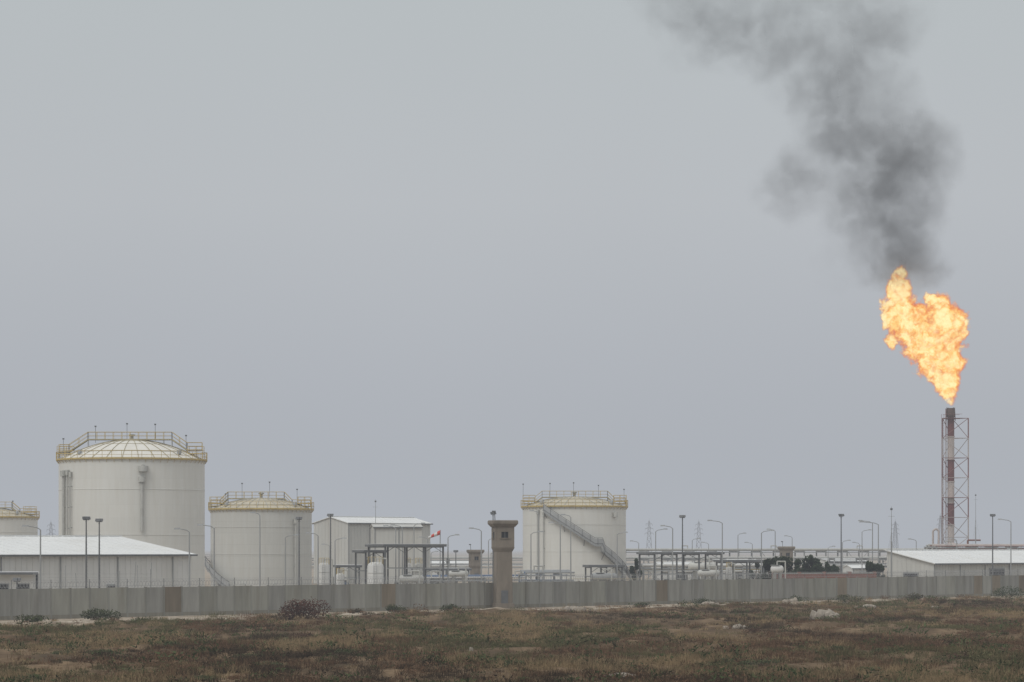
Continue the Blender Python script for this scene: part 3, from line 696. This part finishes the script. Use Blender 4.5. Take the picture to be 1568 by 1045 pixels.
for a in range(4): 
    an=a*1.57+.4; mb.tube((1.3*math.cos(an),1.3*math.sin(an),zt-3),(1.1*math.cos(an),1.1*math.sin(an),zt+.3),.08,'soot',5)
legs=[(-2.3,-1.6),(4.1,-1.2),(.9,3.2)]
zd=ZZ(641,D); nb=8
lv=[zd*i/nb for i in range(nb+1)]
for j in range(nb):
    z0,z1=lv[j],lv[j+1]; k='legr' if bandcol((z0+z1)/2) in('red','soot') else 'legw'
    for i in range(3):
        p=legs[i];q=legs[(i+1)%3]
        mb.tube((*p,z0),(*p,z1),.15,k,6)
        mb.tube((*p,z1),(*q,z1),.07,k,5)
        if j%2: mb.tube((*p,z0),(*q,z1),.08,k,5)
        else: mb.tube((*q,z0),(*p,z1),.08,k,5)
for s in(-.3,.3): mb.tube((-2.3+s,-2.0,0),(-2.3+s,-2.0,zd+1),.05,'legr',4)
z=.5
while z<zd+.5:
    mb.tube((-2.6,-2.0,z),(-2.0,-2.0,z),.035,'legr' if bandcol(z)=='red' else 'legw',4); z+=.6
for z in(zd,zd*.5): mb.box(.4,.2,z,4.2,4.2,.1,'legr')
for s in(-1,1): mb.tube((-1.7,s*2+.2,zd+1),(2.5,s*2+.2,zd+1),.05,'legr',4)
mb.path([(-.8,0,3),(-4.4,0,3),(-4.4,0,ZZ(813,D)),(-3.6,0,ZZ(810,D)),(-3,0,ZZ(813,D)),(-3,0,3)],.25,'bandw',8)
mb.path([(3.8,-2,3),(3.8,-2,9),(7,-2,9)],.2,'brick',8)
mb.rev([(1.6,0),(1.6,7.4),(1.2,8.2),(.01,8.6)],'bandw',20,c=(.2,-.2,0))
for i in range(14): mb.tube((-3+i*.9,-3,6.5),(-3+i*.9,-3,8.0),.05,'brick',4)
mb.tube((-3,-3,7.9),(9,-3,7.9),.06,'brick',4); mb.tube((-3,-3,7.2),(9,-3,7.2),.06,'brick',4)
mb.build('flare_stack',(fx,D,0))

# ---------------------------------------------------------------- volumes
def volume(name,box,res,blobs,warps,dens_noise,mode,mat,D=700):
    ng=bpy.data.node_groups.new(name+'_field','GeometryNodeTree')
    ng.interface.new_socket(name='Geometry',in_out='OUTPUT',socket_type='NodeSocketGeometry')
    nd=ng.nodes; lk=ng.links
    def mth(op,a,b_=None,c=None,clamp=False):
        n=nd.new('ShaderNodeMath'); n.operation=op; n.use_clamp=clamp
        for i,q in enumerate((a,b_,c)):
            if q is None: continue
            if isinstance(q,(int,float)): n.inputs[i].default_value=q
            else: lk.new(q,n.inputs[i])
        return n.outputs[0]
    def vm(op,a,b_=None,out=0,scale=None):
        n=nd.new('ShaderNodeVectorMath'); n.operation=op
        for i,q in enumerate((a,b_)):
            if q is None: continue
            if isinstance(q,(tuple,list)): n.inputs[i].default_value=q
            else: lk.new(q,n.inputs[i])
        if scale is not None: n.inputs['Scale'].default_value=scale
        return n.outputs['Value'] if out=='v' else n.outputs[0]
    def nz(vec,scale,det,rough=.55):
        n=nd.new('ShaderNodeTexNoise'); n.inputs['Scale'].default_value=scale; n.inputs['Detail'].default_value=det; n.inputs['Roughness'].default_value=rough
        lk.new(vec,n.inputs['Vector']); return n
    pos=nd.new('GeometryNodeInputPosition').outputs[0]; p=pos
    for sc,am,det in warps:
        n=nz(pos,sc,det); d=vm('SUBTRACT',n.outputs['Color'],(.5,.5,.5)); d=vm('SCALE',d,scale=am); p=vm('ADD',p,d)
    acc=None
    for (x,y,z,rx,ry,rz,w) in blobs:
        d=vm('SUBTRACT',p,(x,y,z)); d=vm('MULTIPLY',d,(1/rx,1/ry,1/rz)); l=vm('LENGTH',d,out='v')
        if mode=='max':
            v=mth('MULTIPLY',mth('SUBTRACT',1,l),w); acc=v if acc is None else mth('MAXIMUM',acc,v)
        else:
            v=mth('SUBTRACT',1,mth('MULTIPLY',l,l),clamp=True); v=mth('MULTIPLY',v,w); acc=v if acc is None else mth('ADD',acc,v)
    sc,det,am,thr,gain=dens_noise
    n=nz(p if mode!='max' else pos,sc,det,.62).outputs[0]
    if mode=='max':
        f=mth('ADD',acc,mth('MULTIPLY',mth('SUBTRACT',n,.5),am)); f=mth('MULTIPLY',mth('SUBTRACT',f,thr),gain,clamp=True)
    else:
        f=mth('MULTIPLY',mth('SUBTRACT',n,thr),gain,clamp=True); f=mth('MULTIPLY_ADD',f,am,1-am)
        f=mth('MULTIPLY',acc,f); f=mth('MAXIMUM',mth('SUBTRACT',f,.04),0)
    vc=nd.new('GeometryNodeVolumeCube'); lk.new(f,vc.inputs['Density'])
    vc.inputs['Min'].default_value=box[0]; vc.inputs['Max'].default_value=box[1]
    vc.inputs['Resolution X'].default_value=res[0];vc.inputs['Resolution Y'].default_value=res[1];vc.inputs['Resolution Z'].default_value=res[2]
    sm=nd.new('GeometryNodeSetMaterial'); sm.inputs['Material'].default_value=mat; lk.new(vc.outputs[0],sm.inputs[0])
    go=nd.new('NodeGroupOutput'); lk.new(sm.outputs[0],go.inputs[0])
    me=bpy.data.meshes.new(name); me.materials.append(mat)
    o=bpy.data.objects.new(name,me); scene.collection.objects.link(o)
    o.location=(fx,D,zt)
    md=o.modifiers.new('field','NODES'); md.node_group=ng
    return o
def L(px,py): return ((px-1456)*S,(626-py)*S)
fm=bpy.data.materials.new('burning_gas'); fm.use_nodes=True; nt=fm.node_tree; nt.nodes.clear()
out=N(nt,'ShaderNodeOutputMaterial'); at=N(nt,'ShaderNodeAttribute'); at.attribute_name='density'
tc=N(nt,'ShaderNodeTexCoord')
w1=N(nt,'ShaderNodeTexNoise'); w1.inputs['Scale'].default_value=.22; w1.inputs['Detail'].default_value=3; nt.links.new(tc.outputs['Object'],w1.inputs['Vector'])
wm=N(nt,'ShaderNodeVectorMath',operation='SCALE'); wm.inputs['Scale'].default_value=8; nt.links.new(w1.outputs['Color'],wm.inputs[0])
wa=N(nt,'ShaderNodeVectorMath',operation='ADD'); nt.links.new(tc.outputs['Object'],wa.inputs[0]); nt.links.new(wm.outputs[0],wa.inputs[1])
n=N(nt,'ShaderNodeTexNoise'); n.inputs['Scale'].default_value=.34; n.inputs['Detail'].default_value=6; n.inputs['Roughness'].default_value=.68; nt.links.new(wa.outputs[0],n.inputs['Vector'])
dd=N(nt,'ShaderNodeMath',operation='MULTIPLY_ADD'); dd.inputs[1].default_value=.40; nt.links.new(at.outputs['Fac'],dd.inputs[0]); nt.links.new(n.outputs['Fac'],dd.inputs[2])
rp=N(nt,'ShaderNodeValToRGB'); e=rp.color_ramp.elements
e[0].position=.44; e[0].color=(.50,.085,.018,1); e[1].position=.90; e[1].color=(1.35,1.1,.55,1)
q=e.new(.60); q.color=(1.0,.23,.03,1); q=e.new(.71); q.color=(1.1,.50,.08,1); q=e.new(.80); q.color=(1.2,.86,.26,1)
nt.links.new(dd.outputs[0],rp.inputs[0])
st=N(nt,'ShaderNodeMath',operation='MULTIPLY'); st.inputs[1].default_value=1.6; nt.links.new(at.outputs['Fac'],st.inputs[0])
em=N(nt,'ShaderNodeEmission'); nt.links.new(rp.outputs[0],em.inputs['Color']); nt.links.new(st.outputs[0],em.inputs['Strength'])
ab=N(nt,'ShaderNodeVolumeAbsorption'); ab.inputs['Color'].default_value=(0,0,0,1); nt.links.new(st.outputs[0],ab.inputs['Density'])
ad=N(nt,'ShaderNodeAddShader'); nt.links.new(em.outputs[0],ad.inputs[0]); nt.links.new(ab.outputs[0],ad.inputs[1]); nt.links.new(ad.outputs[0],out.inputs['Volume'])
fbl=[]
for px,py,rx,ry in[(1453,616,9,12),(1451,602,20,20),(1449,582,32,28),(1440,556,48,36),(1428,525,62,42),(1446,495,46,40),(1466,508,24,30),(1400,500,44,42),(1380,480,34,44),(1378,447,28,36),(1379,426,18,24),(1440,466,26,24),(1356,480,11,34),(1366,522,13,24),(1425,460,13,18)]:
    x,z=L(px,py); fbl.append((x,random.uniform(-1,1),z,rx*S,min(rx,45)*S*.8,ry*S,1))
x0,z1=L(1325,372); x1,z0=L(1500,624)
volume('gas_flame',((x0,-8,z0),(x1,8,z1)),(160,86,220),fbl,[(.14,3.6,2),(.40,3.2,3),(1.1,1.7,3)],(.55,6,1.15,.22,4.5),'max',fm)
smm=bpy.data.materials.new('sooty_smoke'); smm.use_nodes=True; nt=smm.node_tree; nt.nodes.clear()
out=N(nt,'ShaderNodeOutputMaterial'); at=N(nt,'ShaderNodeAttribute'); at.attribute_name='density'
st=N(nt,'ShaderNodeMath',operation='MULTIPLY'); st.inputs[1].default_value=.108; nt.links.new(at.outputs['Fac'],st.inputs[0])
pv=N(nt,'ShaderNodeVolumePrincipled'); pv.inputs['Color'].default_value=(.34,.335,.335,1); pv.inputs['Density Attribute'].default_value=''
nt.links.new(st.outputs[0],pv.inputs['Density']); nt.links.new(pv.outputs[0],out.inputs['Volume'])
sb=[]
for px,py,rx,ry,w in[(1382,418,48,40,1.0),(1400,405,62,40,.65),(1350,405,50,46,.5),(1378,378,62,42,.85),(1340,352,66,55,.6),(1400,335,56,55,.8),(1315,305,72,58,.65),(1372,290,84,62,.9),(1410,240,64,66,.95),(1345,225,82,62,.85),(1290,205,62,60,.6),
    (1208,292,60,58,.65),(1238,252,68,48,.5),(1285,395,48,60,.3),(1285,160,92,70,.52),(1380,160,58,55,.38),(1235,110,90,62,.46),(1330,95,92,72,.38),(1155,65,98,66,.40),(1290,40,124,66,.32),(1080,50,88,70,.34),(1040,0,88,66,.34),
    (1200,0,124,66,.28),(1355,20,80,66,.34),(1130,-60,150,70,.3),(1300,-60,120,60,.3),(980,-60,90,70,.25)]:
    x,z=L(px,py); sb.append((x,random.uniform(-4,4),z,rx*S*1.12,min(rx,78)*S*.85,ry*S*1.12,w))
x0,z1=L(880,-130); x1,z0=L(1510,470)
volume('smoke_plume',((x0,-15,z0),(x1,15,z1)),(230,70,218),sb,[(.045,9,2),(.13,7,2),(.32,4.2,3),(.9,1.2,2)],(.16,6,.78,.39,4.2),'sum',smm)

# ---------------------------------------------------------------- haze box over the plain; its own glow stands in for scattered skylight
hm=bpy.data.materials.new('emissive_haze_medium'); hm.use_nodes=True; nt=hm.node_tree; nt.nodes.clear()
out=N(nt,'ShaderNodeOutputMaterial'); sg=1/3800
em=N(nt,'ShaderNodeEmission'); em.inputs['Color'].default_value=(.42,.445,.485,1); em.inputs['Strength'].default_value=sg
ab=N(nt,'ShaderNodeVolumeAbsorption'); ab.inputs['Color'].default_value=(0,0,0,1); ab.inputs['Density'].default_value=sg
ad=N(nt,'ShaderNodeAddShader'); nt.links.new(em.outputs[0],ad.inputs[0]); nt.links.new(ab.outputs[0],ad.inputs[1]); nt.links.new(ad.outputs[0],out.inputs['Volume'])
me=bpy.data.meshes.new('emissive_haze'); 
me.from_pydata([(x,y,z) for z in(-5,160) for x,y in((-5500,-450),(5500,-450),(5500,11500),(-5500,11500))],[],[(3,2,1,0),(4,5,6,7),(0,1,5,4),(1,2,6,5),(2,3,7,6),(3,0,4,7)])
me.materials.append(hm); o=bpy.data.objects.new('emissive_haze',me); scene.collection.objects.link(o)

# ---------------------------------------------------------------- world and sun
w=bpy.data.worlds.new('World'); scene.world=w; w.use_nodes=True; nt=w.node_tree
bg=nt.nodes['Background']
sky=N(nt,'ShaderNodeTexSky'); sky.sky_type='NISHITA'; sky.sun_disc=False; sky.sun_elevation=math.radians(48); sky.sun_rotation=math.radians(215); sky.dust_density=6; sky.air_density=1.5
hs=N(nt,'ShaderNodeHueSaturation'); hs.inputs['Saturation'].default_value=.2; nt.links.new(sky.outputs[0],hs.inputs['Color'])
tc=N(nt,'ShaderNodeTexCoord'); sp=N(nt,'ShaderNodeSeparateXYZ'); nt.links.new(tc.outputs['Generated'],sp.inputs[0])
rp=N(nt,'ShaderNodeValToRGB'); e=rp.color_ramp.elements
e[0].position=0; e[0].color=(4.1,4.35,4.75,1); e[1].position=1; e[1].color=(8.0,8.05,8.1,1)
q=e.new(.06); q.color=(4.7,4.95,5.35,1); q=e.new(.12); q.color=(5.25,5.5,5.75,1); q=e.new(.19); q.color=(5.05,5.45,5.6,1); q=e.new(.45); q.color=(6.6,6.8,6.9,1)
nt.links.new(sp.outputs[2],rp.inputs[0])
cn=N(nt,'ShaderNodeTexNoise'); cn.inputs['Scale'].default_value=5; cn.inputs['Detail'].default_value=3; nt.links.new(tc.outputs['Generated'],cn.inputs['Vector'])
mr=N(nt,'ShaderNodeMapRange'); mr.inputs[3].default_value=.95; mr.inputs[4].default_value=1.05; nt.links.new(cn.outputs['Fac'],mr.inputs[0])
vmn=N(nt,'ShaderNodeVectorMath',operation='SCALE'); nt.links.new(rp.outputs[0],vmn.inputs[0]); nt.links.new(mr.outputs[0],vmn.inputs['Scale'])
mx=N(nt,'ShaderNodeMix',data_type='RGBA'); mx.inputs[0].default_value=.9
nt.links.new(hs.outputs[0],mx.inputs[6]); nt.links.new(vmn.outputs[0],mx.inputs[7])
nt.links.new(mx.outputs[2],bg.inputs['Color']); bg.inputs['Strength'].default_value=.1
sl=bpy.data.lights.new('sun','SUN'); sl.energy=1.0; sl.angle=math.radians(25); sl.color=(1,.97,.92)
so=bpy.data.objects.new('sun',sl); scene.collection.objects.link(so)
so.rotation_euler=(math.radians(42),0,math.radians(-35))

# ---------------------------------------------------------------- camera
cam=bpy.data.cameras.new('camera'); co=bpy.data.objects.new('camera',cam); scene.collection.objects.link(co)
cam.lens=F/1568*36; cam.sensor_width=36; cam.shift_y=(HY-522.5)/1568; cam.clip_end=20000; cam.clip_start=1
co.location=(0,0,EYE); co.rotation_euler=(math.pi/2,0,0); scene.camera=co
